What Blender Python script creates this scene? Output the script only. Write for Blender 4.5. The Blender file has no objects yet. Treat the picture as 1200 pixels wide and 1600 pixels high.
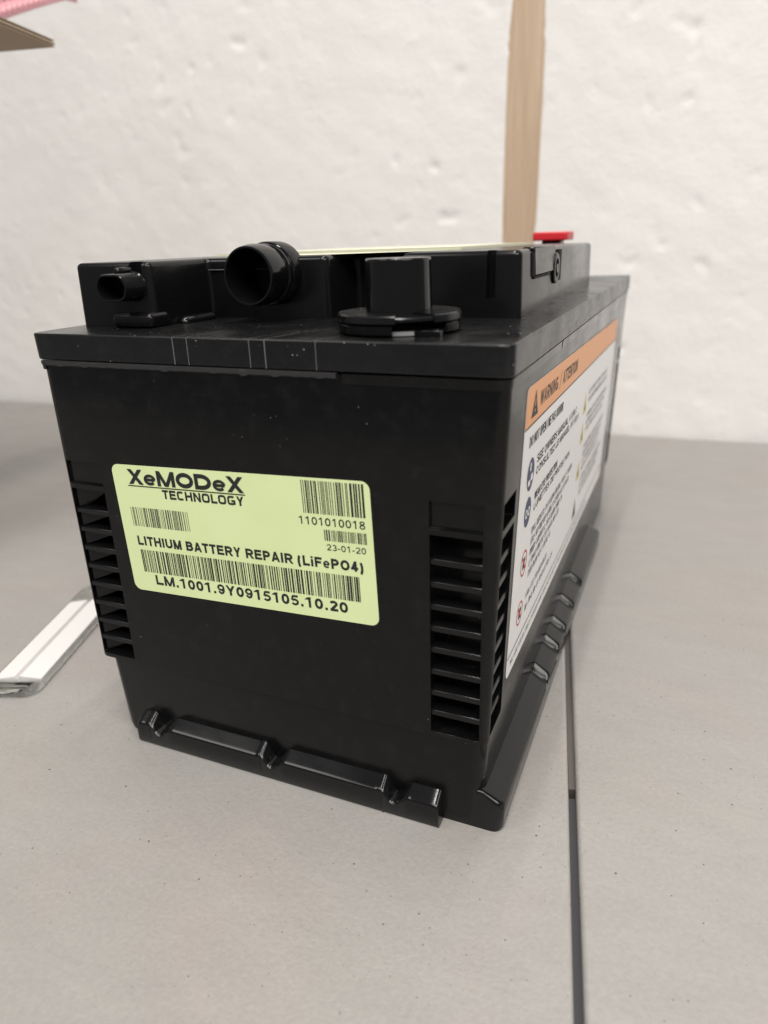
import bpy, bmesh, math, random
from mathutils import Vector, Matrix, noise

random.seed(7)
scene = bpy.context.scene
C = scene.collection

# ---------------------------------------------------------------- camera
def cam_axes(yaw, pitch, roll):
    cy, sy, cp, sp = math.cos(yaw), math.sin(yaw), math.cos(pitch), math.sin(pitch)
    f = Vector((-sy*cp, cy*cp, sp)); r = Vector((cy, sy, 0)); u = r.cross(f)
    cr, sr = math.cos(roll), math.sin(roll)
    return r*cr+u*sr, u*cr-r*sr, f
CAM = Vector((0.1300629, -0.18707847, 0.19657368))
AR, AU, AF = cam_axes(math.radians(23.5585), math.radians(-20.9681), math.radians(-1.8996))
cd = bpy.data.cameras.new('camera'); cam = bpy.data.objects.new('camera', cd); C.objects.link(cam)
cam.matrix_world = Matrix(((AR.x, AU.x, -AF.x, CAM.x), (AR.y, AU.y, -AF.y, CAM.y), (AR.z, AU.z, -AF.z, CAM.z), (0, 0, 0, 1)))
cd.sensor_fit = 'VERTICAL'; cd.sensor_height = 32.0; cd.lens = 1099.55/1600*32.0
cd.clip_start = 0.005; cd.clip_end = 50
cd.dof.use_dof = True; cd.dof.focus_distance = 0.262; cd.dof.aperture_fstop = 8.0
scene.camera = cam

# ---------------------------------------------------------------- light
w = bpy.data.worlds.new('World'); scene.world = w; w.use_nodes = True
wb = w.node_tree.nodes['Background']; wb.inputs[0].default_value = (0.93, 0.95, 1.0, 1); wb.inputs[1].default_value = 0.20
def area_lamp(loc, rotz, length, width, power, color=(1, 0.955, 0.90)):
    ld = bpy.data.lights.new('tube_or_soft_light', 'AREA'); ld.shape = 'RECTANGLE'; ld.size = length; ld.size_y = width
    ld.energy = power; ld.color = color
    o = bpy.data.objects.new('tube_or_soft_light', ld); C.objects.link(o); o.location = loc; o.rotation_euler = (0, 0, rotz)
for dx in (-0.07, 0.07):
    area_lamp((0.05+dx, -0.12, 1.75), math.radians(88), 1.2, 0.04, 9.5)
area_lamp((0.45, -1.35, 1.75), math.radians(88), 1.3, 1.3, 36)  # broad soft panel in front, widened to soften the shadows
area_lamp((-1.20, -1.25, 1.75), math.radians(88), 1.3, 0.9, 19)  # unseen broad fill, raised to brighten the wall at left
area_lamp((1.45, -0.90, 1.40), math.radians(88), 1.3, 0.8, 30)  # broad soft source at the right, widened to soften shadows
scene.view_settings.view_transform = 'Standard'; scene.view_settings.look = 'None'
scene.view_settings.exposure = 0.0; scene.view_settings.gamma = 1.0
scene.render.engine = 'CYCLES'
scene.cycles.max_bounces = 8

# ---------------------------------------------------------------- helpers
def mat(name, color, rough=0.5, **kw):
    m = bpy.data.materials.new(name); m.use_nodes = True
    b = m.node_tree.nodes['Principled BSDF']
    b.inputs['Base Color'].default_value = (*color, 1); b.inputs['Roughness'].default_value = rough
    for k, v in kw.items(): b.inputs[k].default_value = v
    return m
class N:
    """small node-tree helper"""
    def __init__(s, m): s.t = m.node_tree; s.b = s.t.nodes['Principled BSDF']; s.tc = s.t.nodes.new('ShaderNodeTexCoord')
    def noise(s, scale, detail=3, rough=0.5, vec=None, out='Fac', dist=0.0):
        n = s.t.nodes.new('ShaderNodeTexNoise'); n.inputs['Scale'].default_value = scale; n.inputs['Detail'].default_value = detail
        n.inputs['Roughness'].default_value = rough; n.inputs['Distortion'].default_value = dist
        s.t.links.new(vec or s.tc.outputs['Object'], n.inputs['Vector']); return n.outputs[out]
    def voro(s, scale, vec=None):
        n = s.t.nodes.new('ShaderNodeTexVoronoi'); n.inputs['Scale'].default_value = scale
        s.t.links.new(vec or s.tc.outputs['Object'], n.inputs['Vector']); return n.outputs['Distance']
    def dots(s, scale, thr, size):
        n = s.t.nodes.new('ShaderNodeTexVoronoi'); n.voronoi_dimensions = '2D'; n.inputs['Scale'].default_value = scale
        s.t.links.new(s.tc.outputs['Object'], n.inputs['Vector'])
        sep = s.t.nodes.new('ShaderNodeSeparateColor'); s.t.links.new(n.outputs['Color'], sep.inputs[0])
        rad = s.math('MULTIPLY', s.math('MAXIMUM', s.math('SUBTRACT', sep.outputs[0], thr), 0.0), size/(1-thr))
        return s.math('LESS_THAN', n.outputs['Distance'], rad)
    def ramp(s, fac, stops):
        n = s.t.nodes.new('ShaderNodeValToRGB'); cr = n.color_ramp
        while len(cr.elements) < len(stops): cr.elements.new(0.5)
        for e, (p, c) in zip(cr.elements, stops):
            e.position = p; e.color = (c, c, c, 1) if isinstance(c, (int, float)) else (*c, 1)
        s.t.links.new(fac, n.inputs[0]); return n.outputs[0]
    def mix(s, fac, a, b, mode='MIX'):
        n = s.t.nodes.new('ShaderNodeMix'); n.data_type = 'RGBA'; n.blend_type = mode
        for i, v in ((0, fac), (6, a), (7, b)):
            if isinstance(v, (int, float)): n.inputs[i].default_value = v if i == 0 else (v, v, v, 1)
            elif isinstance(v, tuple): n.inputs[i].default_value = (*v, 1)
            else: s.t.links.new(v, n.inputs[i])
        return n.outputs[2]
    def math(s, op, a, b=0.0):
        n = s.t.nodes.new('ShaderNodeMath'); n.operation = op
        for i, v in ((0, a), (1, b)):
            if isinstance(v, (int, float)): n.inputs[i].default_value = v
            else: s.t.links.new(v, n.inputs[i])
        return n.outputs[0]
    def map(s, scale):
        n = s.t.nodes.new('ShaderNodeMapping'); n.inputs['Scale'].default_value = scale
        s.t.links.new(s.tc.outputs['Object'], n.inputs[0]); return n.outputs[0]
    def set(s, name, v): s.t.links.new(v, s.b.inputs[name])
    def bump(s, h, strength, dist, prev=None):
        n = s.t.nodes.new('ShaderNodeBump'); n.inputs['Strength'].default_value = strength; n.inputs['Distance'].default_value = dist
        s.t.links.new(h, n.inputs['Height'])
        if prev: s.t.links.new(prev, n.inputs['Normal'])
        s.t.links.new(n.outputs[0], s.b.inputs['Normal']); return n.outputs[0]

def finish(o, smooth=35):
    me = o.data
    if smooth:
        me.polygons.foreach_set('use_smooth', [True]*len(me.polygons)); me.set_sharp_from_angle(angle=math.radians(smooth))
    else:
        me.polygons.foreach_set('use_smooth', [False]*len(me.polygons))
def mesh(name, V, F, m=None, parent=None, smooth=35):
    me = bpy.data.meshes.new(name); me.from_pydata([tuple(v) for v in V], [], F); me.validate()
    bm = bmesh.new(); bm.from_mesh(me); bmesh.ops.recalc_face_normals(bm, faces=bm.faces); bm.to_mesh(me); bm.free()
    o = bpy.data.objects.new(name, me); C.objects.link(o)
    if m: me.materials.append(m)
    o.parent = parent
    finish(o, smooth); return o
def bevel(o, width, seg=2, angle=35):
    b = o.modifiers.new('bevel', 'BEVEL'); b.width = width; b.segments = seg; b.limit_method = 'ANGLE'; b.angle_limit = math.radians(angle)
    b.harden_normals = False; return o
def rrect(x0, x1, y0, y1, r, n=6):
    P = []
    for cx, cy, a0 in ((x1-r, y0+r, -90), (x1-r, y1-r, 0), (x0+r, y1-r, 90), (x0+r, y0+r, 180)):
        for i in range(n+1):
            a = math.radians(a0+90*i/n); P.append((cx+r*math.cos(a), cy+r*math.sin(a)))
    return P
def loft_data(levels):
    V, F = [], []; n = len(levels[0][0])
    for pts, z in levels: V += [(p[0], p[1], z) for p in pts]
    for k in range(len(levels)-1):
        for i in range(n):
            j = (i+1) % n; F.append((k*n+i, k*n+j, (k+1)*n+j, (k+1)*n+i))
    F.append(tuple(range(n))[::-1]); F.append(tuple((len(levels)-1)*n+i for i in range(n)))
    return V, F
def loft(name, levels, m=None, parent=None, smooth=35): return mesh(name, *loft_data(levels), m, parent, smooth)
def box_data(x0, x1, y0, y1, z0, z1): return loft_data([([(x0, y0), (x1, y0), (x1, y1), (x0, y1)], z0), ([(x0, y0), (x1, y0), (x1, y1), (x0, y1)], z1)])
def box(name, x0, x1, y0, y1, z0, z1, m=None, parent=None, bev=0.0, seg=2):
    o = mesh(name, *box_data(x0, x1, y0, y1, z0, z1), m, parent, 35)
    if bev: bevel(o, bev, seg)
    return o
def boolean(o, cutters, op='DIFFERENCE'):
    """apply boolean cuts and throw the cutters away"""
    for c in cutters:
        b = o.modifiers.new('cut', 'BOOLEAN'); b.operation = op; b.object = c; b.solver = 'EXACT'
    bpy.context.view_layer.update()
    me = bpy.data.meshes.new_from_object(o.evaluated_get(bpy.context.evaluated_depsgraph_get()))
    o.modifiers.clear(); me.name = o.name; o.data = me
    for c in cutters: bpy.data.objects.remove(c)
    finish(o, 35); return o
def lathe_y(name, prof, cx, cz, m, parent, n=64, sx=1.0, sq=None):
    """profile of (y, r) turned round an axis along Y"""
    V, F = [], []
    for y, r in prof:
        for i in range(n):
            a = 2*math.pi*i/n; V.append((cx+r*math.cos(a), y, cz+r*math.sin(a)))
    for k in range(len(prof)-1):
        for i in range(n):
            j = (i+1) % n; F.append((k*n+i, k*n+j, (k+1)*n+j, (k+1)*n+i))
    F.append(tuple(range(n))); F.append(tuple((len(prof)-1)*n+i for i in range(n)))
    return mesh(name, V, F, m, parent, 40)
def lathe_z(name, prof, cx, cy, m, parent, n=72):
    V, F = [], []
    for z, r in prof:
        for i in range(n):
            a = 2*math.pi*i/n; V.append((cx+r*math.cos(a), cy+r*math.sin(a), z))
    for k in range(len(prof)-1):
        for i in range(n):
            j = (i+1) % n; F.append((k*n+i, k*n+j, (k+1)*n+j, (k+1)*n+i))
    F.append(tuple(range(n))); F.append(tuple((len(prof)-1)*n+i for i in range(n)))
    return mesh(name, V, F, m, parent, 40)
def empty(name, loc=(0, 0, 0), rz=0.0, **props):
    o = bpy.data.objects.new(name, None); C.objects.link(o); o.location = loc; o.rotation_euler = (0, 0, rz); o.empty_display_size = 0.02
    for k, v in props.items(): o[k] = v
    return o

# ---------------------------------------------------------------- materials
def black_plastic(name, base, r0, r1, grain=0.35, dust=0.0, spec=0.27):
    m = mat(name, base, r0, **{'Specular IOR Level': spec}); n = N(m)
    big = n.noise(35, 4, 0.6); fine = n.noise(1800, 2)
    streak = n.noise(60, 4, 0.7, n.map((1.0, 1.0, 7.0)))
    n.set('Roughness', n.ramp(n.math('ADD', n.math('MULTIPLY', big, 0.65), n.math('MULTIPLY', streak, 0.35)), [(0.38, r0), (0.64, r1)]))
    n.bump(fine, grain, 0.00012)
    if dust:
        v = n.voro(330); big2 = n.noise(60, 2); dots = n.math('LESS_THAN', v, n.math('MULTIPLY', n.ramp(big2, [(0.45, 0.0), (0.75, 1.0)]), dust))
        haze = n.math('MULTIPLY', n.ramp(n.noise(140, 5, 0.7), [(0.5, 0.0), (0.85, 1.0)]), 0.022)
        n.set('Base Color', n.mix(n.math('MAXIMUM', dots, haze), base, (0.33, 0.32, 0.30)))
    return m
PL = black_plastic('black_plastic', (0.0034, 0.0035, 0.0038), 0.12, 0.25, 0.05, dust=0.07, spec=0.24)
PLM = black_plastic('black_plastic_matt', (0.005, 0.005, 0.0054), 0.17, 0.28, 0.05, spec=0.30)
PLD = black_plastic('black_plastic_dusty', (0.0055, 0.0055, 0.0059), 0.20, 0.34, 0.08, dust=0.17, spec=0.42)
PLG = black_plastic('black_plastic_glossy', (0.0045, 0.0045, 0.0049), 0.10, 0.18, 0.03, spec=0.4)
SCR = mat('pale_scuffed_plastic', (0.16, 0.16, 0.165), 0.5)
LABEL = mat('pale_green_label', (0.63, 0.69, 0.285), 0.42)
n = N(LABEL); n.set('Base Color', n.mix(n.ramp(n.noise(40, 3), [(0.3, 0.0), (0.8, 1.0)]), (0.655, 0.765, 0.40), (0.70, 0.81, 0.445))); n.bump(n.noise(900, 2), 0.08, 0.0001)
TOPL = mat('top_label_and_sheen', (0.72, 0.73, 0.54), 0.35)  # label colour paled for its grazing sheen, shared with the top plate
INK = mat('black_ink', (0.012, 0.012, 0.014), 0.55)
INKG = mat('grey_ink', (0.06, 0.065, 0.05), 0.55)
WHITE = mat('white_label', (0.84, 0.835, 0.83), 0.4)
ORANGE = mat('orange_print', (0.82, 0.37, 0.15), 0.42)
BLUE = mat('blue_print', (0.022, 0.035, 0.11), 0.42)
REDP = mat('red_print', (0.50, 0.03, 0.04), 0.42)
YEL = mat('yellow_print', (0.62, 0.55, 0.10), 0.42)
RED = mat('red_plastic', (0.62, 0.02, 0.03), 0.4)
GREYM = mat('grey_seal', (0.33, 0.33, 0.34), 0.35)

TABLE = mat('grey_textured_plastic', (0.4, 0.38, 0.365), 0.45)
n = N(TABLE)
tint = n.ramp(n.noise(7, 3), [(0.3, (0.312, 0.287, 0.268)), (0.5, (0.302, 0.294, 0.280)), (0.72, (0.322, 0.290, 0.275))])
mott = n.mix(1.0, n.ramp(n.noise(520, 3, 0.7), [(0.25, 0.91), (0.75, 1.06)]), n.ramp(n.noise(28, 4, 0.7, n.map((1, 2.5, 1))), [(0.3, 0.95), (0.75, 1.04)]), 'MULTIPLY')
col = n.mix(1.0, tint, mott, 'MULTIPLY')
warp = n.noise(300, 2, out='Color')
clus = n.ramp(n.noise(17, 2), [(0.38, 0.15), (0.62, 1.0)])
sp = n.math('MULTIPLY', n.dots(110, 0.70, 0.046), n.math('GREATER_THAN', clus, 0.3))
sp2 = n.math('MULTIPLY', n.dots(260, 0.84, 0.075), clus)
sp3 = n.math('LESS_THAN', n.voro(88), n.math('MULTIPLY', n.ramp(n.noise(23, 2), [(0.55, 0.0), (0.85, 1.0)]), 0.05))
col = n.mix(n.math('MULTIPLY', n.math('MAXIMUM', sp, sp2), 0.85), col, (0.05, 0.048, 0.05))
col = n.mix(n.math('MULTIPLY', sp3, 0.6), col, (0.75, 0.74, 0.72))
n.set('Base Color', col)
n.set('Roughness', n.ramp(n.noise(30, 3), [(0.3, 0.40), (0.7, 0.52)]))
b1 = n.bump(n.noise(700, 3, 0.6), 0.34, 0.0006)
n.bump(n.noise(160, 2), 0.12, 0.0012, b1)
TEDGE = mat('gap_dark', (0.045, 0.045, 0.05), 0.6); TEDGE2 = mat('gap_lit_tan', (0.09, 0.08, 0.072), 0.6)

WALL = mat('white_plaster', (0.80, 0.785, 0.77), 0.75)
n = N(WALL)
n.set('Base Color', n.mix(n.ramp(n.noise(5, 4, 0.6), [(0.35, 0.0), (0.7, 1.0)]), (0.79, 0.775, 0.76), (0.82, 0.812, 0.80)))
b1 = n.bump(n.noise(75, 5, 0.66), 0.20, 0.004)
pits = n.ramp(n.voro(30, n.tc.outputs['Object']), [(0.05, 0.0), (0.16, 1.0)])
b2 = n.bump(pits, 0.04, 0.004, b1)
n.bump(n.noise(260, 3), 0.15, 0.0015, b2)
WOOD = mat('pale_pine', (0.55, 0.36, 0.20), 0.6)
n = N(WOOD)
g = n.noise(14, 6, 0.65, n.map((9, 9, 0.55)), dist=0.6)
n.set('Base Color', n.ramp(g, [(0.25, (0.43, 0.305, 0.20)), (0.5, (0.50, 0.37, 0.255)), (0.75, (0.59, 0.455, 0.33))])); n.bump(g, 0.3, 0.001)
CARD = mat('kraft_cardboard', (0.30, 0.205, 0.125), 0.8)
n = N(CARD)
n.set('Base Color', n.ramp(n.noise(60, 5, 0.7, n.map((1, 6, 1))), [(0.3, (0.37, 0.28, 0.20)), (0.7, (0.44, 0.34, 0.25))])); n.bump(n.noise(400, 2), 0.15, 0.0004)
CARDD = mat('dark_fluting', (0.13, 0.075, 0.04), 0.9)
PINK = mat('pink_bubble_film', (0.85, 0.42, 0.47), 0.25, **{'Transmission Weight': 0.25})
CLEAR = mat('clear_plastic', (0.93, 0.95, 0.93), 0.08, **{'Transmission Weight': 1.0, 'IOR': 1.2})
PAPER = mat('white_card', (0.68, 0.67, 0.66), 0.5)

# ---------------------------------------------------------------- the setting: wall, wood strip, table
WA, WB = Vector((-0.7787, 0.5227, 0)), Vector((0.2122, 0.5778, 0))
WU = (WB-WA).normalized(); WN = Vector((WU.y, -WU.x, 0))      # WN points towards the room
WX0 = -0.0 # u measured from x = 0 on the wall line
W0 = WA + WU*((0-WA.x)/WU.x)
wall_root = empty('wall', tuple(W0), math.atan2(WU.y, WU.x), kind='structure')
# strip centre in wall coordinates (u, z): leans a little
def strip_c(z): return (-0.0413 + (z-0.204)*0.0093)
def edge_w(z, s):   # wavy plaster edge over the wood
    b = 0.0114 + 0.0014*noise.noise(Vector((z*24, s*7.3, 1.1))) + 0.0013*noise.noise(Vector((z*80, s*3.1, 4.2))) + 0.0007*noise.noise(Vector((z*190, s*5.1, 2.2)))
    if s > 0: b += 0.0020*math.exp(-((z-0.318)/0.016)**2) - 0.0012*math.exp(-((z-0.285)/0.02)**2)
    return b
def relief(u, z):
    p = Vector((u, 0.3, z))
    d = 0.0020*noise.noise(p*4.5)+0.0006*noise.noise(p*15)+0.0005*noise.noise(Vector((u*38+z*26, 2.0, z*30-u*10)))
    q = noise.noise(Vector((u*62, 9.1, z*62)))
    d -= 0.0046*max(0, q-0.38)*max(0.0, noise.noise(Vector((u*6, 7.0, z*6)))+0.35)*1.6
    q2 = noise.noise(Vector((u*120, 3.1, z*120)))
    d += 0.0012*max(0, q2-0.34)*max(0.0, noise.noise(Vector((u*9, 4.0, z*9)))+0.25)*2
    return d-0.005
def wall_panel(sgn):
    # u runs from the strip edge outwards; the columns get wider with distance
    us = [0.0]; step = 0.0028
    while us[-1] < (1.45 if sgn < 0 else 1.0):
        us.append(us[-1]+step)
        if us[-1] > (0.75 if sgn < 0 else 0.35): step *= 1.12
    zs = [-0.06+0.0034*i for i in range(170)]
    while zs[-1] < 1.2: zs.append(zs[-1]+(zs[-1]-zs[-2])*1.12)
    V, F = [], []
    nu = len(us)+2
    for z in zs:
        c = strip_c(z); e = edge_w(z, sgn)
        for k in (-2, -1):
            V.append((c+sgn*(e+0.0002*k), 0.012 if k == -2 else 0.004, z))
        for i, u in enumerate(us):
            uu = c+sgn*(e+u)
            roll = 0.0022*math.exp(-(u/0.003)**2)      # plaster thins out at the wood
            V.append((uu, -(relief(uu, z)-roll), z))
    for r in range(len(zs)-1):
        for i in range(nu-1): F.append((r*nu+i, r*nu+i+1, (r+1)*nu+i+1, (r+1)*nu+i))
    o = mesh('plaster_panel', V, F, WALL, wall_root, 180); return o
wall_panel(-1); wall_panel(1)
V, F = [], []
for i in range(60):
    z = -0.06+i*0.0214; c = strip_c(z)
    for u, d in ((-0.017, 0.016), (-0.017, 0.0052), (-0.008, 0.0046), (0.0, 0.0049), (0.009, 0.0045), (0.017, 0.0052), (0.017, 0.016)): V.append((c+u, d, z))
for i in range(59):
    for k in range(6): F.append((i*7+k, i*7+k+1, (i+1)*7+k+1, (i+1)*7+k))
wood = mesh('wood_strip', V, F, WOOD, None, 30)
wood.location = wall_root.location; wood.rotation_euler = wall_root.rotation_euler
wood['label'] = 'bare pale wood batten set upright in the white plaster wall'; wood['category'] = 'batten'

# table: two leaves with an open joint between them
table = empty('table', (0, 0, 0), 0, kind='structure')
G0 = Vector((0.0914, 0.1201, 0)); GD = (Vector((0.1222, -0.053, 0))-G0).normalized(); GN = Vector((-GD.y, GD.x, 0))
if GN.x < 0: GN = -GN
def wall_hit(p, d):
    t = (WA-p).dot(WN)/d.dot(WN); return p+d*t
gapw = 0.0027
wl = wall_hit(G0, GD); wr = wall_hit(G0+GN*gapw, GD)
fl = G0+GD*0.62; fr = G0+GN*gapw+GD*0.62
back = WN*0.0012
left = [fl, wl+back, WA+WU*(-0.75)+back, WA+WU*(-0.75)+Vector((0.05, -1.0, 0))]
right = [fr, fr+Vector((0.75, 0.1, 0)), WB+WU*0.62+back, wr+back]
def leaf(pts):
    o = loft('table_leaf', [([(p.x, p.y) for p in pts], -0.04), ([(p.x, p.y) for p in pts], 0.0)], TABLE, table, 35)
    return bevel(o, 0.0016, 4, 30)
leaf(left); leaf(right)
def gapbar(s0, s1, z0, z1, m=None):
    a = G0+GD*s0; b = G0+GD*s1; q = [a+GN*0.0001, a+GN*(gapw-0.0001), b+GN*(gapw-0.0001), b+GN*0.0001]
    loft('gap_filler', [([(p.x, p.y) for p in q], z0), ([(p.x, p.y) for p in q], z1)], m or TEDGE, table, 0)
gapbar(-0.45, 0.085, -0.035, -0.0024, TEDGE2)  # filler added in the gap, lit inner wall put into its tan
gapbar(0.0885, 0.60, -0.035, -0.0038)  # filler added to close the gap, its darkness put into the colour

# ---------------------------------------------------------------- the battery
bat = empty('car_battery', (0, 0, 0), label='black plastic car battery with pale green barcode label and side warning sticker', category='battery')
HW, LEN, ZT, ZB = 0.0875, 0.3492, 0.1702, 0.1610
def xr(z): return 0.0828+(z-0.038)*(0.0865-0.0828)/0.122
def xl(z): return -0.0848-(z-0.038)*0.0005/0.122
def case_lv(z, inset=0.0): return (rrect(xl(z)+inset, xr(z)-inset, 0.0003+inset, 0.3478-inset, 0.0046, 8), z)
case = loft('case', [case_lv(0.0378), case_lv(0.16)], PL, bat)
cut = []
Z0V, Z1V = 0.0396, 0.1126
for sx in (1, -1):
    for sy in (1, -1):
        def bx(x0, x1, y0, y1, z0, z1):
            xs = sorted((x0*sx, x1*sx)); ys = (y0, y1) if sy > 0 else (0.3481-y1, 0.3481-y0)
            return box('cutter', xs[0], xs[1], ys[0], ys[1], z0, z1)
        xi, xo = (0.0632, 0.0801) if sx > 0 else (0.0655, 0.0822)
        cut.append(bx(xi, xo, -0.02, 0.0195, Z0V, Z1V))
        cut.append(bx(xi, xo, -0.02, 0.0017, 0.1146, 0.1236))
        if sx > 0:
            cut.append(bx(0.0725, 0.11, 0.0042, 0.0192, Z0V+0.0002, Z1V-0.0002))
            cut.append(bx(0.0770, 0.11, 0.0042, 0.0192, 0.1148, 0.1234))
        else:
            cut.append(bx(0.0836, 0.11, 0.0042, 0.0192, Z0V+0.0002, Z1V-0.0002))
boolean(case, cut); bevel(case, 0.0003, 2, 50)
def slat_mesh(sx, sy, z):
    x0, x1 = (0.0629, 0.0801) if sx > 0 else (0.0652, 0.0826)
    X = xr(z)-0.0008 if sx > 0 else 0.0840
    if sx > 0:
        P = [(x0, 0.0011), (x1+0.001, 0.0011), (X, 0.0035), (X, 0.0195), (X-0.0035, 0.0195), (X-0.0035, 0.0080), (x1-0.004, 0.0062), (x0, 0.0062)]
    else:
        P = [(x0, 0.0011), (x1, 0.0011), (x1, 0.0100), (x1-0.0035, 0.0100), (x1-0.006, 0.0062), (x0, 0.0062)]
    P = [(a*sx, b if sy > 0 else 0.3481-b) for a, b in P]
    o = loft('slat', [([(a, b) for a, b in P], z-0.0022), (P, z)], PLM, bat, 30)
    return bevel(o, 0.00035, 2, 30)
SZ = [0.1042, 0.0963, 0.0883, 0.0804, 0.0725, 0.0641, 0.0558, 0.0478]
for sx in (1, -1):
    for sy in (1, -1):
        for z in SZ: slat_mesh(sx, sy, z)
# inside bracing seen through the left openings
for i, z in enumerate(SZ+[Z0V]):
    zt = (Z1V if i == 0 else SZ[i-1]-0.0022)-0.0001; zb = z+0.0002
    V = [(-0.0815, 0.0022, zt), (-0.0815, 0.0022, zb), (-0.0790, 0.0045, zb), (-0.0715, 0.0085, zb+(zt-zb)*0.72), (-0.0655, 0.0095, zb+(zt-zb)*0.78), (-0.0655, 0.0095, zt)]
    Vb = [(a, b+0.0015, c) for a, b, c in V]; k = len(V)
    mesh('baffle', V+Vb, [tuple(range(k)), tuple(range(k, 2*k))]+[(j, (j+1) % k, k+(j+1) % k, k+j) for j in range(k)], PLM, bat, 20)

base = loft('base', [(rrect(-0.0796, 0.0806, 0.0034, 0.3446, 0.0055, 8), 0.0), (rrect(-0.0802, 0.0812, 0.0029, 0.3452, 0.0055, 8), 0.003), (rrect(-0.0815, 0.0818, 0.0020, 0.3460, 0.005, 8), 0.0380)], PL, bat)

def ledge(name, length, width, hin, hout, notches, inner=0.0, rc=0.0, depth=0.0052, half=0.0058):
    """hold-down ledge with scooped notches: u along it, w outward from the case"""
    us = sorted(set([0, 0.0002, 0.0006, 0.0025, 0.0032, 0.0004, 0.001, 0.0018, length-0.0018, length-0.001, length-0.0004, length]+[i*length/int(length/0.004) for i in range(int(length/0.004)+1)] +
                    [u0+half*1.5*(k/12) for u0 in notches for k in range(-12, 13)]))
    us = [us[0]]+[b for a, b in zip(us, us[1:]) if b-a > 1e-6]
    nw = 12; V, F = [], []
    for u in us:
        d0 = min(u, length-u); er = 0.0 if d0 > 0.0018 else 0.0018-math.sqrt(max(0, 0.0018**2-(0.0018-d0)**2))
        wd = width-(0.0 if u >= rc else rc-math.sqrt(max(0.0, rc*rc-(rc-u)**2)))
        row = [(u, -inner, max(0.001, hin-er))]
        for k in range(nw+1):
            t = k/nw; h = hin+(hout-hin)*min(1.0, t*1.04)
            if t > 0.9: h -= 0.0006*((t-0.9)/0.1)**2
            for u0 in notches:
                a = (u-u0)/half
                a = a*1.35 if a < 0 else a*0.85
                s = max(0.0, 1-abs(a)); s = s*s*(3-2*s)
                h -= depth*s*(1.25-0.55*t)
                h += 0.0005*math.exp(-((a+1.15)/0.22)**2)
            row.append((u, t*wd, max(0.001, h-er)))
        row.append((u, wd, 0.0015)); row.append((u, wd-0.0006, 0.0)); row.append((u, -inner, 0.0))
        V += row
    n_ = nw+5
    for r in range(len(us)-1):
        for k in range(n_): F.append((r*n_+k, r*n_+(k+1) % n_, (r+1)*n_+(k+1) % n_, (r+1)*n_+k))
    F.append(tuple(range(n_))); F.append(tuple((len(us)-1)*n_+k for k in range(n_)))
    return mesh(name, V, F, PLG, bat, 42)
# front ledge: u along +x, w towards -y
o = ledge('hold_down_ledge', 0.1349, 0.0068, 0.0136, 0.0097, [0.0112, 0.0655, 0.1172])
o.matrix_local = Matrix(((1, 0, 0, -0.0681), (0, -1, 0, 0.0040), (0, 0, 1, 0), (0, 0, 0, 1)))
# side ledges: u along +y, w outward
o = ledge('hold_down_ledge', 0.266, 0.0078, 0.0165, 0.0118, [0.0832, 0.1096, 0.1294, 0.1546, 0.1829], inner=0.0145, rc=0.0034, depth=0.0042, half=0.0044)
o.matrix_local = Matrix(((0, 1, 0, 0.0806), (1, 0, 0, 0.0030), (0, 0, 1, 0), (0, 0, 0, 1)))
o = ledge('hold_down_ledge', 0.250, 0.0060, 0.0165, 0.0118, [0.0832, 0.1096, 0.1294, 0.1546, 0.1829], depth=0.0060, half=0.0058)
o.matrix_local = Matrix(((0, -1, 0, -0.0800), (1, 0, 0, 0.0500), (0, 0, 1, 0), (0, 0, 0, 1)))
# lid with its lip
lid = loft('lid', [(rrect(-HW+0.0002, HW-0.0002, 0.0002, LEN-0.0002, 0.0042, 8), ZB), (rrect(-HW, HW, 0, LEN, 0.0042, 8), ZT)], PLD, bat)
bevel(lid, 0.0006, 3, 50)
lip = loft('lid_lip', [(rrect(-HW+0.0012, HW-0.0010, 0.0001, LEN-0.0010, 0.0044, 8), 0.1576), (rrect(-HW+0.0010, HW-0.0006, -0.0001, LEN-0.0008, 0.0044, 8), 0.1606)], PL, bat)
boolean(lip, [box('cutter', 0.0352, 0.0362, -0.01, 0.004, 0.15, 0.17), box('cutter', 0.0800, 0.1, 0.0815, 0.0836, 0.15, 0.17),
              box('cutter', -0.082, 0.0353, -0.01, 0.0010, 0.15, 0.1588)])
bevel(lip, 0.0003, 2, 50)
V, F = [], []
NB = 260
for i in range(NB+1):
    x = -0.0835+i*0.118/NB; a = noise.noise(Vector((x*330, 1, 0)))*0.5+noise.noise(Vector((x*900, 5, 0)))*0.35; b = noise.noise(Vector((x*260, 8, 3)))
    V += [(x, 0.0008, 0.16085), (x, -0.0003-0.0005*max(0, a), 0.1607), (x, -0.0004-0.0009*max(0, a), 0.1601+0.0004*b), (x, -0.0002-0.0004*max(0, b), 0.1593-0.0009*max(0, b)), (x, 0.0012, 0.1594)]
for i in range(NB):
    for k in range(4): F.append((i*5+k, i*5+k+1, i*5+k+6, i*5+k+5))
mesh('weld_bead', V, F, mat('dull_weld_plastic', (0.022, 0.022, 0.023), 0.45), bat, 40)
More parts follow.
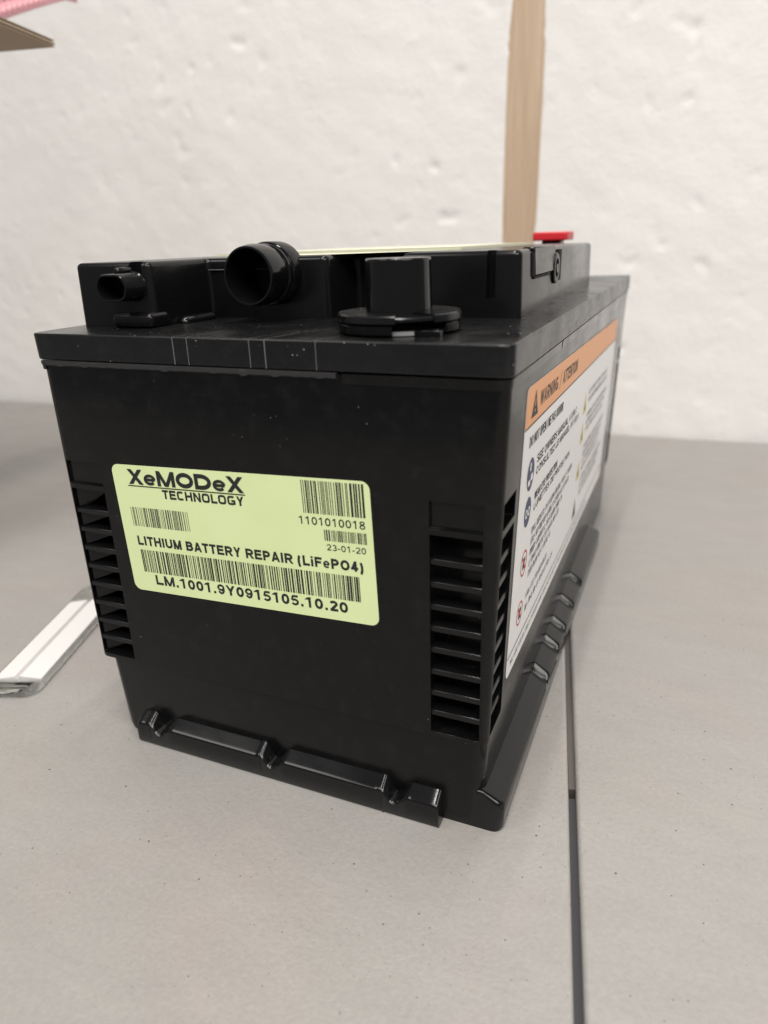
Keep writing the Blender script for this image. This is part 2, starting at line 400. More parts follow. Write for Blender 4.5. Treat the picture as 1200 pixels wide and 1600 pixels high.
for x, w_, y2 in ((-0.0242, 0.00028, 0.010), (-0.0186, 0.00022, 0.015), (0.0049, 0.00022, 0.012), (0.0105, 0.0003, 0.016), (0.0281, 0.00018, 0.010)):
    sl = 0.0035
    V = [(x-w_/2, -0.00003, ZB+0.0003), (x+w_/2, -0.00003, ZB+0.0003), (x+w_/2, -0.00005, ZT-0.0004), (x-w_/2, -0.00005, ZT-0.0004),
         (x+w_/2+0.0002, 0.0006, ZT+0.00005), (x-w_/2+0.0002, 0.0006, ZT+0.00005), (x+w_/2+sl, y2, ZT+0.00005), (x+sl, y2, ZT+0.00005)]
    mesh('mould_line', V, [(0, 1, 2, 3), (3, 2, 4, 5), (5, 4, 6, 7)], SCR, bat, 0)

# raised upper housing
ZU = 0.1928
plan = [(-0.0836, 0.0220), (-0.0482, 0.0220), (-0.0497, 0.0465), (-0.0495, 0.0580), (0.0046, 0.0565), (0.0036, 0.0830), (0.0300, 0.0830), (0.0300, 0.0650), (0.0745, 0.0650), (0.0735, 0.2480),
        (0.0180, 0.2480), (0.0180, 0.3350), (-0.0836, 0.3350)]
def shrink(P, d):
    n_ = len(P); R = []
    for i in range(n_):
        a, b, c = Vector(P[i-1]), Vector(P[i]), Vector(P[(i+1) % n_])
        d1 = (b-a).normalized(); d2 = (c-b).normalized(); n1 = Vector((-d1.y, d1.x)); n2 = Vector((-d2.y, d2.x))
        R.append(tuple(b+(n1+n2)*(d/(1+n1.dot(n2)))))
    return R
def round_plan(P, rad, n_=6):
    R = []; k = len(P)
    for i in range(k):
        a, b, c = Vector(P[i-1]), Vector(P[i]), Vector(P[(i+1) % k]); r = rad[i]
        d1 = (a-b).normalized(); d2 = (c-b).normalized(); ang = d1.angle(d2)
        if r <= 0 or ang > 3.05: R.append(tuple(b)); continue
        tl_ = r/math.tan(ang/2); p0 = b+d1*tl_; p1 = b+d2*tl_
        cen = b+(d1+d2).normalized()*(r/math.sin(ang/2))
        v0 = p0-cen; v1 = p1-cen; th = v0.angle_signed(v1)
        for q in range(n_+1):
            f = -th*q/n_; ca, sa = math.cos(f), math.sin(f)
            R.append((cen.x+v0.x*ca-v0.y*sa, cen.y+v0.x*sa+v0.y*ca))
    return R
RP = round_plan(plan, [0.0026, 0.0030, 0, 0.0015, 0.0034, 0.002, 0.002, 0.002, 0.0034, 0.003, 0.002, 0.003, 0.003])
er_ = 0.0020
lv = [(RP, ZT-0.0003), (shrink(RP, 0.0005), ZU-er_)]+[(shrink(RP, 0.0005+er_*(1-math.cos(math.radians(a)))), ZU-er_+er_*math.sin(math.radians(a))) for a in (18, 36, 54, 72, 90)]
up = loft('upper_housing', lv, PLM, bat)
boolean(up, [box('cutter', 0.0620, 0.0652, 0.05, 0.0690, 0.1768, 0.21), box('cutter', -0.0578, -0.0520, 0.01, 0.0265, 0.1885, 0.21)])
# side details of the housing: step line, slot and round latch
def groove(y0, y1, z0, z1, d=0.0012):
    return box('cutter', 0.0738-d, 0.08, y0, y1, z0, z1)
panel = loft('side_panel', [([(0.0700, 0.0850), (0.0752, 0.0850), (0.0748, 0.1280), (0.0700, 0.1280)], 0.1832), ([(0.0700, 0.0850), (0.0746, 0.0850), (0.0742, 0.1280), (0.0700, 0.1280)], 0.1934)], PLM, bat)
bevel(panel, 0.0006, 2)
box('groove_shade_bar', 0.0730, 0.07485, 0.0830, 0.0848, 0.1832, 0.1915, mat('groove_shade', (0.002, 0.002, 0.002), 0.8), bat)  # black bars standing proud, shade of the recesses put into their colour
box('groove_shade_bar', 0.0730, 0.07490, 0.0848, 0.1140, 0.1822, 0.1831, bpy.data.materials['groove_shade'], bat)
box('groove_shade_bar', 0.0725, 0.0748, 0.1350, 0.1410, 0.1790, 0.1915, bpy.data.materials['groove_shade'], bat)
V, F = [], []
def lathe_x(name, prof, cy, cz, m, parent, n=40):
    V, F = [], []
    for x, r in prof:
        for i in range(n):
            a = 2*math.pi*i/n; V.append((x, cy+r*math.cos(a), cz+r*math.sin(a)))
    for k in range(len(prof)-1):
        for i in range(n):
            j = (i+1) % n; F.append((k*n+i, k*n+j, (k+1)*n+j, (k+1)*n+i))
    F.append(tuple(range(n))); F.append(tuple((len(prof)-1)*n+i for i in range(n)))
    return mesh(name, V, F, m, parent, 40)
lathe_x('latch_boss', [(0.072, 0.0062), (0.0748, 0.0062), (0.0752, 0.0056), (0.0752, 0.0040), (0.0742, 0.0036), (0.0742, 0.0022), (0.0754, 0.0018), (0.0754, 0.0001)], 0.1295, 0.1842, PLM, bat)
# base skirt where the housing meets the lid
# rounded foot below the connector and little pip on the lid
o = box('foot_boss', -0.0660, -0.0476, 0.0185, 0.0300, ZT-0.0002, 0.1756, PLM, bat, 0.0022, 5)
o = lathe_y('pip', [(0.0345, 0.0002), (0.0348, 0.0013), (0.0358, 0.0021), (0.0372, 0.0024), (0.0530, 0.0024)], -0.0470, 0.1704, PLG, bat, 24)
# thin parting line round the housing front
box('parting_line', -0.0490, 0.0025, 0.05745, 0.0590, 0.18835, 0.18855, SCR, bat)

# oblong connector socket
def oblong(hw, hh, n=14):
    P = []; r = hh
    for a0, cx in ((-90, hw-r), (90, -(hw-r))):
        for i in range(n+1):
            a = math.radians(a0+180*i/n); P.append((cx+r*math.cos(a), r*math.sin(a)))
    return P
def oblong_tube(name, prof, cx, cz, m, parent):
    V, F = [], []
    for y, hw, hh in prof:
        for a, b in oblong(hw, hh): V.append((cx+a, y, cz+b))
    k = len(oblong(1, .5))
    for r in range(len(prof)-1):
        for i in range(k): F.append((r*k+i, r*k+(i+1) % k, (r+1)*k+(i+1) % k, (r+1)*k+i))
    F.append(tuple(range(k))); F.append(tuple((len(prof)-1)*k+i for i in range(k)))
    return mesh(name, V, F, m, parent, 40)
oblong_tube('connector_socket', [(0.0240, 0.0072, 0.0050), (0.0222, 0.0074, 0.0052), (0.0216, 0.0070, 0.0047), (0.0129, 0.0069, 0.0046), (0.0125, 0.0067, 0.0044), (0.0125, 0.0062, 0.0039), (0.0129, 0.0060, 0.0037), (0.0215, 0.0058, 0.0035)], -0.0581, 0.1845, PLG, bat)
lathe_y('connector_rib', [(0.0165, 0.0001), (0.0167, 0.0010), (0.0175, 0.0015), (0.0230, 0.0016)], -0.0585, 0.1897, PLG, bat, 24)

# round hose port
hp = lathe_y('hose_port', [(0.0595, 0.0108), (0.0500, 0.0108), (0.0497, 0.0100), (0.0478, 0.0099), (0.0474, 0.0106), (0.0425, 0.0108), (0.0400, 0.0104), (0.0384, 0.0102), (0.0380, 0.0100), (0.0380, 0.0094), (0.0384, 0.0092), (0.0590, 0.0088)], -0.0182, 0.1868, PLG, bat, 80)
lathe_y('collar', [(0.0600, 0.0114), (0.0520, 0.0114), (0.0515, 0.0110), (0.0515, 0.0100), (0.0600, 0.0100)], -0.0182, 0.1868, PLG, hp, 80)

# post cover standing in a notched clip ring
RX, RY = 0.0446, 0.0262
pc = lathe_z('post_cover', [(0.1745, 0.0106), (0.1765, 0.01050), (0.1768, 0.01049), (0.1840, 0.0103), (0.1910, 0.01012), (0.1914, 0.01011), (0.1917, 0.01003), (0.19195, 0.0099), (0.1920, 0.0098), (0.1920, 0.0001)], RX, RY, PLG, bat, 96)
def ring(name, r0, r1, z0, z1, a0, a1, m, parent, n=90, bv=0.0004):
    V, F = [], []; full = abs(a1-a0) >= 359.9; k = n if full else n+1
    for i in range(k):
        a = math.radians(a0+(a1-a0)*i/n); c, s = math.cos(a), math.sin(a)
        for r, z in ((r0, z0), (r1-bv, z0), (r1, z0+bv), (r1, z1-bv), (r1-bv, z1), (r0, z1)): V.append((RX+r*c, RY+r*s, z))
    for i in range(n):
        j = (i+1) % k
        for q in range(6): F.append((i*6+q, i*6+(q+1) % 6, j*6+(q+1) % 6, j*6+q))
    if not full: F += [tuple(range(6)), tuple((k-1)*6+q for q in range(6))]
    return mesh(name, V, F, m, parent, 38)
rg = ring('clip_ring', 0.0095, 0.0195, 0.1738, 0.1764, -36, 288, PLD, pc)
ring('clip_step', 0.0095, 0.0190, 0.1743, 0.1758, 287, 325, PLD, pc, 20)
ring('clip_lower', 0.0095, 0.0193, 0.1706, 0.1736, -22, 285, PL, pc)
ring('seal_pad', 0.0060, 0.0165, 0.1703, 0.1716, 280, 345, GREYM, pc, 20, 0.0002)
box('stop_tab', RX+0.0100, RX+0.0180, RY-0.0135, RY-0.0105, ZT-0.0001, 0.1720, PLM, bat, 0.0003)

# top cover plate, whitish reflection painted into its colour, and its pale label
box('top_plate', -0.0740, 0.0420, 0.1000, 0.2350, ZU-0.0008, 0.1938, TOPL, bat)
tl = mesh('top_label', [(-0.0300, 0.0640, ZU+0.00012), (0.0020, 0.0640, ZU+0.00012), (0.0380, 0.0890, ZU+0.00012), (0.0380, 0.0975, ZU+0.00012), (-0.0300, 0.0975, ZU+0.00012)], [(0, 1, 2, 3, 4)], TOPL, bat, 0)
mesh('top_label', [(-0.0500, 0.1020, 0.19392), (0.0380, 0.1020, 0.19392), (0.0380, 0.2300, 0.19392), (-0.0500, 0.2300, 0.19392)], [(0, 1, 2, 3)], TOPL, bat, 0)
# red terminal cap on the rear post
rc = box('terminal_cap', 0.0312, 0.0530, 0.2880, 0.3120, 0.1942, 0.1994, RED, bat, 0.0010, 3)
box('terminal_post', 0.0360, 0.0480, 0.2930, 0.3070, 0.1700, 0.1945, PLM, rc, 0.0010, 3)

# ---------------------------------------------------------------- label printing
def arc(cx, cy, rx, ry, a0, a1, e=1.0, n=14):
    P = []
    for i in range(n+1):
        a = math.radians(a0+(a1-a0)*i/n); c, q = math.cos(a), math.sin(a)
        P.append((cx+rx*math.copysign(abs(c)**e, c), cy+ry*math.copysign(abs(q)**e, q)))
    return P
def glyph(ch, h, g, e):
    """centre-line strokes of a grotesque letter, cap height 1; h, g half stroke width in x and y; returns (width, strokes)"""
    B, T = g, 1-g
    W_ = {'X': .93, 'e': .80, 'M': 1.12, 'O': 1.06, 'D': 1.0, 'T': .85, 'C': .98, 'H': 1.0, 'N': 1.0, 'L': .83, 'G': 1.05, 'Y': .93, 'I': .38, 'U': 1.0, 'B': .98, 'A': 1.0, 'R': 1.0, 'E': .92,
          'P': .93, 'F': .85, '(': .46, ')': .46, 'i': .38, 'S': .92, 'W': 1.3, 'V': .93, 'Z': .86, '.': .38, '-': .47, '/': .39, ' ': .39}
    w = W_.get(ch, .78); L, R, m = h, w-h, w/2
    L += .05; R -= .05
    if ch == 'X': return w, [[(L, 0), (R, 1)], [(L, 1), (R, 0)]]
    if ch == 'e': return w, [[(L, .365), (R, .365)], arc(m, .365, R-m, .365-g, 0, 318, e)]
    if ch == 'M': return w, [[(L, 0), (L, 1)], [(R, 0), (R, 1)], [(L, 1), (m, 0.0)], [(R, 1), (m, 0.0)]]
    if ch == 'O': return w, [arc(m, .5, R-m, T-.5, 0, 360, e, 28)]
    if ch == 'D': return w, [[(L, 0), (L, 1)], [(L, T), (w*.42, T)]+arc(w*.42, .5, R-w*.42, T-.5, 90, -90, e)+[(w*.42, B), (L, B)]]
    if ch == 'T': return w, [[(m, 0), (m, 1)], [(0.03, T), (w-.03, T)]]
    if ch == 'C': return w, [arc(m, .5, R-m, T-.5, 38, 322, e, 22)]
    if ch == 'H': return w, [[(L, 0), (L, 1)], [(R, 0), (R, 1)], [(L, .52), (R, .52)]]
    if ch == 'N': return w, [[(L, 0), (L, 1)], [(R, 0), (R, 1)], [(L, 1), (R, 0)]]
    if ch == 'L': return w, [[(L, 1), (L, 0)], [(L, B), (w-.03, B)]]
    if ch == 'G': return w, [arc(m, .5, R-m, T-.5, 42, 335, e, 22), [(R, .08), (R, .44)], [(R+h*.9, .44), (m, .44)]]
    if ch == 'Y': return w, [[(L, 1), (m, .42)], [(R, 1), (m, .42)], [(m, .46), (m, 0)]]
    if ch == 'I': return w, [[(m, 0), (m, 1)]]
    if ch == 'U': return w, [[(L, 1), (L, .36)]+arc(m, .36, R-m, .36-g, 180, 360, e)+[(R, .36), (R, 1)]]
    if ch == 'B': return w, [[(L, 0), (L, 1)], [(L, T), (w*.5, T)]+arc(w*.5, (T+.53)/2, R-.04-w*.5, (T-.53)/2, 90, -90, e)+[(L, .53)], [(L, .53), (w*.52, .53)]+arc(w*.52, (B+.53)/2, R-w*.52, (.53-B)/2, 90, -90, e)+[(L, B)]]
    if ch == 'A': return w, [[(L-.03, 0), (m, 1)], [(R+.03, 0), (m, 1)], [(w*.24, .30), (w*.76, .30)]]
    if ch in 'PR':
        S = [[(L, 0), (L, 1)], [(L, T), (w*.5, T)]+arc(w*.5, (T+.46)/2, R-w*.5, (T-.46)/2, 90, -90, e)+[(L, .46)]]
        if ch == 'R': S.append([(w*.52, .46), (R+.03, 0)])
        return w, S
    if ch == 'E': return w, [[(L, 0), (L, 1)], [(L, T), (w-.05, T)], [(L, .52), (w-.1, .52)], [(L, B), (w-.03, B)]]
    if ch == 'F': return w, [[(L, 0), (L, 1)], [(L, T), (w-.03, T)], [(L, .5), (w-.12, .5)]]
    if ch == '(': return w, [arc(w*1.0, .36, w*.75, .72, 130, 230)]
    if ch == ')': return w, [arc(0, .36, w*.75, .72, 50, -50)]
    if ch == 'i': return w, [[(m, 0), (m, .72)], [(m, .83), (m, 1)]]
    if ch == 'S': return w, [arc(m, .735, R-m, T-.735, 25, 250, e)+arc(m, .275, R-m, .275-g, 75, -155, e)]
    if ch == 'W': return w, [[(L-.03, 1), (w*.28, 0)], [(w*.28, 0), (m, 1)], [(m, 1), (w*.72, 0)], [(w*.72, 0), (R+.03, 1)]]
    if ch == 'V': return w, [[(L, 1), (m, 0)], [(R, 1), (m, 0)]]
    if ch == 'Z': return w, [[(.05, T), (w-.05, T)], [(R, T), (L, B)], [(.04, B), (w-.04, B)]]
    if ch == '.': return w, [[(m, 0), (m, 2*g)]]
    if ch == '-': return w, [[(.06, .36), (w-.06, .36)]]
    if ch == '/': return w, [[(.02, 0), (w-.02, 1)]]
    if ch == '0': return w, [arc(m, .5, R-m, T-.5, 0, 360, .9, 26)]
    if ch == '1': return w, [[(w*.56, 0), (w*.56, 1)], [(w*.56, .97), (w*.2, .74)]]
    if ch == '2': return w, [arc(m, .70, R-m, T-.70, 165, -35)+[(L+.02, B)], [(L-h*.6, B), (w-.04, B)]]
    if ch == '4': return w, [[(w*.66, 0), (w*.66, 1)], [(w*.64, .97), (L, .29)], [(.03, .29), (w-.01, .29)]]
    if ch == '5': return w, [[(w*.28, T), (R+h*.5, T)], [(w*.30, T), (w*.20, .50)], arc(m-.01, .335, R-m+.01, .335-g, 140, -150)]
    if ch == '3': return w, [arc(m, .74, R-m-.03, T-.74, 155, -80), arc(m, .29, R-m, .29-g, 85, -155)]
    if ch == '8': return w, [arc(m, .755, R-m-.03, T-.755, 0, 360, 1, 20), arc(m, .285, R-m, .285-g, 0, 360, 1, 20)]
    if ch == '9': return w, [arc(m, .665, R-m, T-.665, 0, 360, 1, 22), arc(m, .5, R-m, T-.5, 10, -150)]
    return w, []
def text_mesh(s_, x0, x1, z0, z1, weight0=0.10, e=1.0, gap=0.06):
    H = z1-z0; tot = sum(glyph(c, .1, .1, 1)[0]+gap for c in s_)-gap; sx = (x1-x0)/(tot*H)
    V, F = [], []; x = 0.0; k_lay = 0
    for c in s_:
        weight = weight0*(0.72 if c == 'e' else 0.86 if c in '859' else 1.0)
        w_, S = glyph(c, weight/sx, weight, e)
        for P in S:
            k_lay += 1
            Q = [Vector(((x+a)*sx, b)) for a, b in P]; closed = (Q[0]-Q[-1]).length < 1e-5 and len(Q) > 3
            if closed: Q = Q[:-1]
            n_ = len(Q); base = len(V)
            for i in range(n_):
                a = Q[i-1] if (i > 0 or closed) else None; b = Q[(i+1) % n_] if (i < n_-1 or closed) else None
                t1 = (Q[i]-a) if a is not None else (b-Q[i]); t2 = (b-Q[i]) if b is not None else (Q[i]-a)
                t1 = t1.normalized() if t1.length > 1e-9 else t2.normalized(); t2 = t2.normalized() if t2.length > 1e-9 else t1
                tt = (t1+t2); tt = tt.normalized() if tt.length > 1e-6 else t1
                nn = Vector((-tt.y, tt.x)); k = weight/max(0.5, nn.dot(Vector((-t1.y, t1.x))))
                diag = a is None or b is None
                if diag and n_ == 2 and abs(tt.x) > 0.02 and abs(tt.y) > 0.3:      # slanted strokes end flat on the line
                    kx = weight*0.93/abs(tt.y)
                    for sg in (1, -1): V.append((Q[i].x-sg*kx*math.copysign(1, tt.y), Q[i].y, k_lay))
                else:
                    for sg in (1, -1):
                        v_ = Q[i]+nn*k*sg; V.append((v_.x, v_.y, k_lay))
            for i in range(n_-1 if not closed else n_):
                j = (i+1) % n_; F.append((base+2*i, base+2*i+1, base+2*j+1, base+2*j))
        x += w_+gap
    me = bpy.data.meshes.new('print')
    me.from_pydata([(x0+a*H, -k*2e-6, z0+b*H) for a, b, k in V], [], F); return me
def lift(me, off):
    for v in me.vertices: v.co.y = -off+(v.co.y % -8e-6 if v.co.y < 0 else 0)
def printed(name, me, m, parent, off=0.00008):
    lift(me, off); me.materials.append(m); me.name = name
    o = bpy.data.objects.new(name, me); C.objects.link(o); o.parent = parent; return o
def text(s, x0, x1, z0, z1, m, parent, weight=0.10, name='printed_text', off=0.00008, e=1.0, gap=0.06):
    k = 0.001; return printed(name, text_mesh(s, x0*k, x1*k, min(z0, z1)*k, max(z0, z1)*k, weight, e, gap), m, parent, off)
def rects(name, R, m, parent, off=0.00008):
    V, F = [], []
    for x0, x1, z0, z1 in R:
        i = len(V); V += [(x0*.001, 0, z0*.001), (x1*.001, 0, z0*.001), (x1*.001, 0, z1*.001), (x0*.001, 0, z1*.001)]; F.append((i, i+1, i+2, i+3))
    me = bpy.data.meshes.new(name); me.from_pydata(V, [], F); return printed(name, me, m, parent, off)
def poly(name, P, m, parent, off):
    me = bpy.data.meshes.new(name); me.from_pydata([(x*.001, 0, z*.001) for x, z in P], [], [tuple(range(len(P)))]); return printed(name, me, m, parent, off)
def annulus(name, cx, cz, r0, r1, m, parent, off, n=40):
    V, F = [], []
    for i in range(n):
        a = 2*math.pi*i/n
        for r in (r0, r1): V.append(((cx+r*math.cos(a))*.001, 0, (cz+r*math.sin(a))*.001))
    for i in range(n): j = (i+1) % n; F.append((2*i, 2*i+1, 2*j+1, 2*j))
    me = bpy.data.meshes.new(name); me.from_pydata(V, [], F); return printed(name, me, m, parent, off)
def barcode(x0, x1, z0, z1, unit, m, parent, seed, fill=0.5):
    r = random.Random(seed); x = x0; R = []
    while x < x1-unit:
        w_ = unit*r.choice((1, 1, 1, 2, 2, 3)); g_ = unit*r.choice((1, 1, 2, 2, 3))*(0.5/fill)
        if x+w_ > x1: w_ = x1-x
        R.append((x, x+w_, z0, z1)); x += w_+g_
    R.append((x1-unit, x1, z0, z1))
    return rects('barcode', R, m, parent)
def plate(name, x0, x1, z0, z1, r, th, m, parent):
    P = rrect(x0*.001, x1*.001, z0*.001, z1*.001, r*.001, 8); k = len(P)
    V = [(a, 0, b) for a, b in P]+[(a, th, b) for a, b in P]
    return mesh(name, V, [tuple(range(k)), tuple(range(k, 2*k))]+[(i, (i+1) % k, k+(i+1) % k, k+i) for i in range(k)], m, parent, 30)

# front label
fl_ = plate('barcode_label', -0.5, 103.1, -50.2, 0.5, 3.0, 0.00012, LABEL, bat); fl_['label'] = 'pale green barcode label on the battery front'
t = 0.03393; fl_.matrix_local = Matrix.Translation((-0.0593, 0.0003-0.00020, 0.1237)) @ Matrix.Rotation(-t, 4, 'Y')
text('XeMODeX', 6.4, 56.6, -1.0, -6.7, INK, fl_, 0.135, off=0.0001, gap=-0.03)
rects('printed_rule', [(6.0, 56.6, -7.55, -7.15)], INK, fl_)
text('TECHNOLOGY', 21.0, 55.8, -8.0, -11.4, INK, fl_, 0.115, e=0.5)
barcode(4.9, 30.8, -23.2, -15.7, 0.19, INKG, fl_, 3, 0.42)
barcode(78.7, 101.0, -11.7, -0.4, 0.27, INK, fl_, 4, 0.56)
text('1101010018', 76.3, 100.8, -12.9, -15.7, INK, fl_, 0.08)
barcode(85.6, 100.8, -20.9, -17.0, 0.17, INK, fl_, 5, 0.46)
text('23-01-20', 86.0, 100.4, -22.1, -24.3, INK, fl_, 0.075)
text('LITHIUM BATTERY REPAIR (LiFePO4)', 5.2, 98.8, -27.2, -30.9, INK, fl_, 0.116)
barcode(5.8, 97.0, -42.0, -32.8, 0.24, INK, fl_, 6, 0.5)
text('LM.1001.9Y0915105.10.20', 10.3, 92.1, -42.9, -46.9, INK, fl_, 0.118, gap=0.04)

# side warning sticker
zc, k_ = 0.1537, (0.0865-0.0828)/0.122
e2 = Vector((k_, 0, 1)).normalized(); e1 = Vector((0, 1, 0)); nin = e2.cross(e1); nin = nin if nin.x < 0 else -nin
M = Matrix(((e1.x, nin.x, e2.x, xr(zc)+0.00022), (e1.y, nin.y, e2.y, 0.0252), (e1.z, nin.z, e2.z, zc), (0, 0, 0, 1)))
sl_ = plate('warning_sticker', 0, 269, -104, 0, 3.0, 0.00012, WHITE, bat); sl_['label'] = 'white and orange warning sticker on the long side'
sl_.matrix_local = M @ Matrix.Rotation(math.radians(1.4), 4, 'Y')
ob = rrect(0, 269, -13, 0, 3.0, 6)
poly('orange_band', [(0, -13), (269, -13)]+[(a, b) for a, b in ob if b > -6], ORANGE, sl_, 0.00006)
rects('printed_rule', [(0, 269, -13.6, -13.0), (0, 269, -95.7, -95.2)], INK, sl_)
O2 = 0.00010
poly('warning_triangle', [(8, -11), (18.6, -11), (13.3, -2.2)], INK, sl_, O2)
rects('printed_mark', [(12.8, 13.8, -7.6, -5.2), (12.8, 13.8, -9.6, -8.6)], ORANGE, sl_, 0.00014)
text('WARNING', 21.5, 55.5, -9.4, -4.2, INK, sl_, 0.10, off=O2)
text('/', 59.5, 62.5, -10.2, -3.4, INK, sl_, 0.05, off=O2)
text('ATTENTION', 66.5, 104, -9.4, -4.2, INK, sl_, 0.10, off=O2)
text('DO NOT OPEN / NE PAS OUVRIR', 9, 74, -21.0, -17.3, INK, sl_, 0.09)
text('SEE OWNERS MANUAL', 25, 92, -30.2, -27.0, INK, sl_, 0.10)
text('CONSULTEZ LE MANUEL', 25, 98, -34.6, -31.6, INK, sl_, 0.10)
text('WEAR EYE PROTECTION', 26, 72, -44.2, -41.2, INK, sl_, 0.10)
text('LUNETTES DE PROTECTION', 26, 106, -48.2, -45.4, INK, sl_, 0.10)
def scrawl(x0, x1, z, h, m, seed):
    """line of print too small to read: letter-sized strokes grouped as words"""
    r = random.Random(seed); x = x0; R = []
    while x < x1:
        for q in range(r.randint(2, 8)):
            w_ = h*r.uniform(0.42, 0.62)
            if x+w_ > x1: break
            R.append((x, x+w_*0.26, z, z+h))
            zz = z+h*r.choice((0, 0.42, 0.82)); R.append((x+w_*0.27, x+w_*0.72, zz, zz+h*0.18))
            if r.random() < 0.5: R.append((x+w_*0.73, x+w_*0.97, z, z+h))
            x += w_*1.22
        x += h*0.45
    return rects('small_print', R, m, sl_)
scrawl(95, 117, -30.2, 3.0, INK, 31); scrawl(101, 126, -34.6, 2.9, INK, 32)
for i, (z, x1) in enumerate(((-57.4, 119), (-61.7, 112), (-66.0, 98), (-70.3, 90), (-74.6, 72))): scrawl(26, x1, z, 2.7, INK, 40+i)
scrawl(25, 68, -83.2, 2.6, INK, 50); scrawl(25, 83, -88.4, 2.6, INK, 51); scrawl(5, 200, -100.5, 2.0, INKG, 52)
for i, z in enumerate((-29, -33.2)): scrawl(157, 240, z, 2.5, INK, 60+i)
for j, z0 in enumerate((-41, -58, -76)):
    for i in range(3 if j != 1 else 4): scrawl(157, 245-8*i, z0-i*3.9, 2.4, INK, 70+10*j+i)
for cx, cz, r in ((15.2, -31.4, 5.8), (15.2, -45.0, 5.4)):
    annulus('blue_symbol', cx, cz, 0.01, r, BLUE, sl_, 0.00006)
rects('symbol_mark', [(11.5, 15.0, -35, -33), (15.6, 19, -34, -31.5), (13.6, 15.4, -30, -27.2)], WHITE, sl_, O2)
annulus('symbol_mark', 13.3, -45.2, 0.9, 1.7, WHITE, sl_, O2); annulus('symbol_mark', 17.3, -45.2, 0.9, 1.7, WHITE, sl_, O2)
for cx, cz, r in ((16.0, -64.6, 5.0), (15.7, -84.4, 4.8)):
    annulus('red_symbol', cx, cz, r-0.8, r, REDP, sl_, 0.00006)
    poly('red_symbol', [(cx-3.4, cz+2.6), (cx-2.6, cz+3.4), (cx+3.4, cz-2.6), (cx+2.6, cz-3.4)], REDP, sl_, O2)
    rects('symbol_mark', [(cx-1.8, cx+1.4, cz-2.2, cz+0.3), (cx-0.5, cx+2.2, cz+0.3, cz+2.0)], INK, sl_, 0.00008)
for z, m in ((-36.5, YEL), (-51.5, YEL), (-71, YEL), (-92, INKG)):
    poly('caution_triangle', [(140, z), (151, z), (145.5, z+10.5)], m, sl_, 0.00006)
    poly('symbol_mark', [(143.6, z+1.6), (147.4, z+1.6), (145.5, z+6)], INK, sl_, O2)

# ---------------------------------------------------------------- clear sleeve with white card on the table
u_ = Vector((-0.335, 0.942, 0)).normalized()
sv = empty('plastic_sleeve', (-0.1520, 0.0075, 0.0), math.atan2(u_.y, u_.x)-math.pi/2, label='flat clear plastic sleeve holding a white folded card, lying on the grey table', category='sleeve')
slv = loft('sleeve', [(rrect(-0.0128, 0.0128, -0.0085, 0.1050, 0.0075, 8), 0.0004), (rrect(-0.0136, 0.0136, -0.0093, 0.1058, 0.0078, 8), 0.0018), (rrect(-0.0128, 0.0128, -0.0085, 0.1050, 0.0075, 8), 0.0034)], CLEAR, sv, 60)
V = []
for y in (0.0015, 0.0800):
    for x, z in ((-0.0121, 0.0036), (-0.0014, 0.0052), (-0.0003, 0.0026), (0.0003, 0.0026), (0.0014, 0.0054), (0.0118, 0.0042), (0.0122, 0.0012), (-0.0124, 0.0012)): V.append((x, y, z))
F = [(i, (i+1) % 8, 8+(i+1) % 8, 8+i) for i in range(8)]+[tuple(range(8)), tuple(range(8, 16))]
mesh('folded_card', V, F, PAPER, sv, 20)
o = mesh('end_bead', *box_data(-0.0085, 0.0085, -0.0062, -0.0040, 0.0033, 0.0044), CLEAR, sv); bevel(o, 0.0005, 3)

# ---------------------------------------------------------------- cardboard box with its flap, pink bubble film
TIP = Vector((-0.266, 0.219, 0)); DY = Vector((0.2270, -0.9739, 0)); DXl = Vector((-0.9739, -0.2270, 0))   # along right edge (to camera), along back edge (to the left)
BH, FLAPW, BLEN, BW = 0.3196, 0.155, 0.17, 0.24
bxc = empty('cardboard_box', tuple(TIP+DXl*(FLAPW+BW/2)+DY*BLEN/2), math.atan2(-DXl.y, -DXl.x), label='open brown corrugated cardboard box with its flap folded out over the table', category='box')
TH = 0.0042
def board(name, x0, x1, y0, y1, z0, z1, bev=0): return box(name, x0, x1, y0, y1, z0, z1, CARD, bxc, bev)
board('bottom', -BW/2+TH, BW/2-TH, -BLEN/2+TH, BLEN/2-TH, 0.0008, 0.006)
board('side', -BW/2, -BW/2+TH, -BLEN/2, BLEN/2, 0.0008, BH); board('side', BW/2-TH, BW/2, -BLEN/2, BLEN/2, 0.0008, BH)
board('side', -BW/2+TH, BW/2-TH, -BLEN/2, -BLEN/2+TH, 0.0008, BH); board('side', -BW/2+TH, BW/2-TH, BLEN/2-TH, BLEN/2, 0.0008, BH)
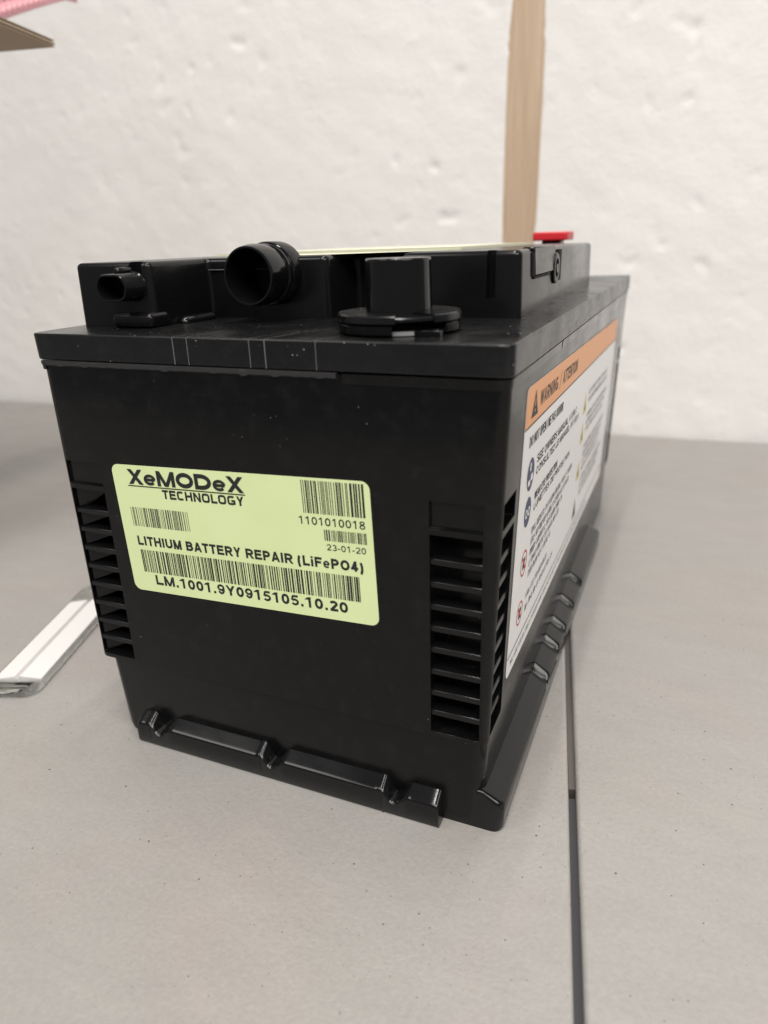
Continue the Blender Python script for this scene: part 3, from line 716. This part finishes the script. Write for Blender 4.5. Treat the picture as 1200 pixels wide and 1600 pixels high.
# right flap, horizontal, corrugated edge modelled
fx0, fx1 = BW/2-TH, BW/2+FLAPW
flap = board('flap', fx0, fx1, -BLEN/2, BLEN/2, BH+0.0002, BH+0.0006)
box('liner', fx0, fx1, -BLEN/2, BLEN/2, BH+0.00150, BH+0.00275, CARD, flap); box('liner', fx0, fx1, -BLEN/2, BLEN/2, BH+0.00365, BH+0.0042, CARD, flap)
for k, zc_ in enumerate((BH+0.00105, BH+0.0032)):
    V, F = [], []; n_ = 420; amp = 0.00012
    for i in range(n_+1):
        y = -BLEN/2+BLEN*i/n_; z = zc_+amp*math.sin(i/n_*BLEN/0.0050*2*math.pi+k)
        for x, dz in ((fx1-0.0040, 0.00013), (fx0, 0.00013), (fx0, -0.00013), (fx1-0.0040, -0.00013)): V.append((x, y, z+dz))
    for i in range(n_):
        for q in range(4): F.append((i*4+q, i*4+(q+1) % 4, (i+1)*4+(q+1) % 4, (i+1)*4+q))
    mesh('fluting', V, F, CARDD, flap, 30)
o = board('flap', -BW/2-0.15, -BW/2+TH, -BLEN/2, BLEN/2, BH+0.0002, BH+0.0042)

# pink bubble film rising out of the box
def pixel_dir(px, py): return (AF+AR*((px-600)/1099.55)+AU*((800-py)/1099.55))
pa = CAM+pixel_dir(104, 2)*0.56; pb = CAM+pixel_dir(-3, 46)*0.49; pc_ = CAM+pixel_dir(-230, 135)*0.46
film = empty('bubble_film', tuple(pc_-Vector((0, 0, 0.0))), label='sheet of pink bubble film sticking up out of the cardboard box', category='bubble film')
ed = [pc_-pc_, pb-pc_, pa-pc_, (pa-pc_)+(pa-pb)*0.12]
upv = Vector((-0.45, 0.12, 0.88)).normalized()
def edge_pt(t):
    s = t*3; i = min(2, int(s)); f = s-i; return ed[i].lerp(ed[i+1], f)
NU, NV = 44, 6; V, F = [], []
for i in range(NU+1):
    for j in range(NV+1):
        e = edge_pt(i/NU); p_ = e+upv*(j*0.008)+Vector((0.012, -0.02, 0))*math.sin(j*0.22+i*0.1)*0.5; V.append(p_)
for i in range(NU):
    for j in range(NV): F.append((i*(NV+1)+j, (i+1)*(NV+1)+j, (i+1)*(NV+1)+j+1, i*(NV+1)+j+1))
sh = mesh('film_sheet', V, F, PINK, film, 180)
so = sh.modifiers.new('thick', 'SOLIDIFY'); so.thickness = 0.0008
nrm = (ed[2]-ed[1]).cross(upv).normalized()
if nrm.y > 0: nrm = -nrm
bub = None
V, F = [], []
for i in range(0, 42):
    for j in range(0, 5):
        e = edge_pt((i+0.5*(j % 2))/42*0.98)+upv*(0.006+j*0.0092)+Vector((0.012, -0.02, 0))*math.sin((0.006+j*0.0092)/0.008*0.22+(i/42*NU)*0.1)*0.5
        k0 = len(V); t1 = (ed[2]-ed[1]).normalized(); t2 = upv; R_ = 0.0042
        for rr, hh in ((1.0, 0.0), (0.86, 0.5), (0.5, 0.85)):
            for q in range(8):
                a = q*math.pi/4; V.append(e+(t1*math.cos(a)+t2*math.sin(a))*R_*rr+nrm*(0.0002+0.0026*hh))
        V.append(e+nrm*0.0028)
        for lv in range(2):
            for q in range(8): F.append((k0+lv*8+q, k0+lv*8+(q+1) % 8, k0+lv*8+8+(q+1) % 8, k0+lv*8+8+q))
        for q in range(8): F.append((k0+16+q, k0+16+(q+1) % 8, k0+24))
bb = mesh('bubbles', V, F, PINK, film, 180); bb['kind'] = 'stuff'
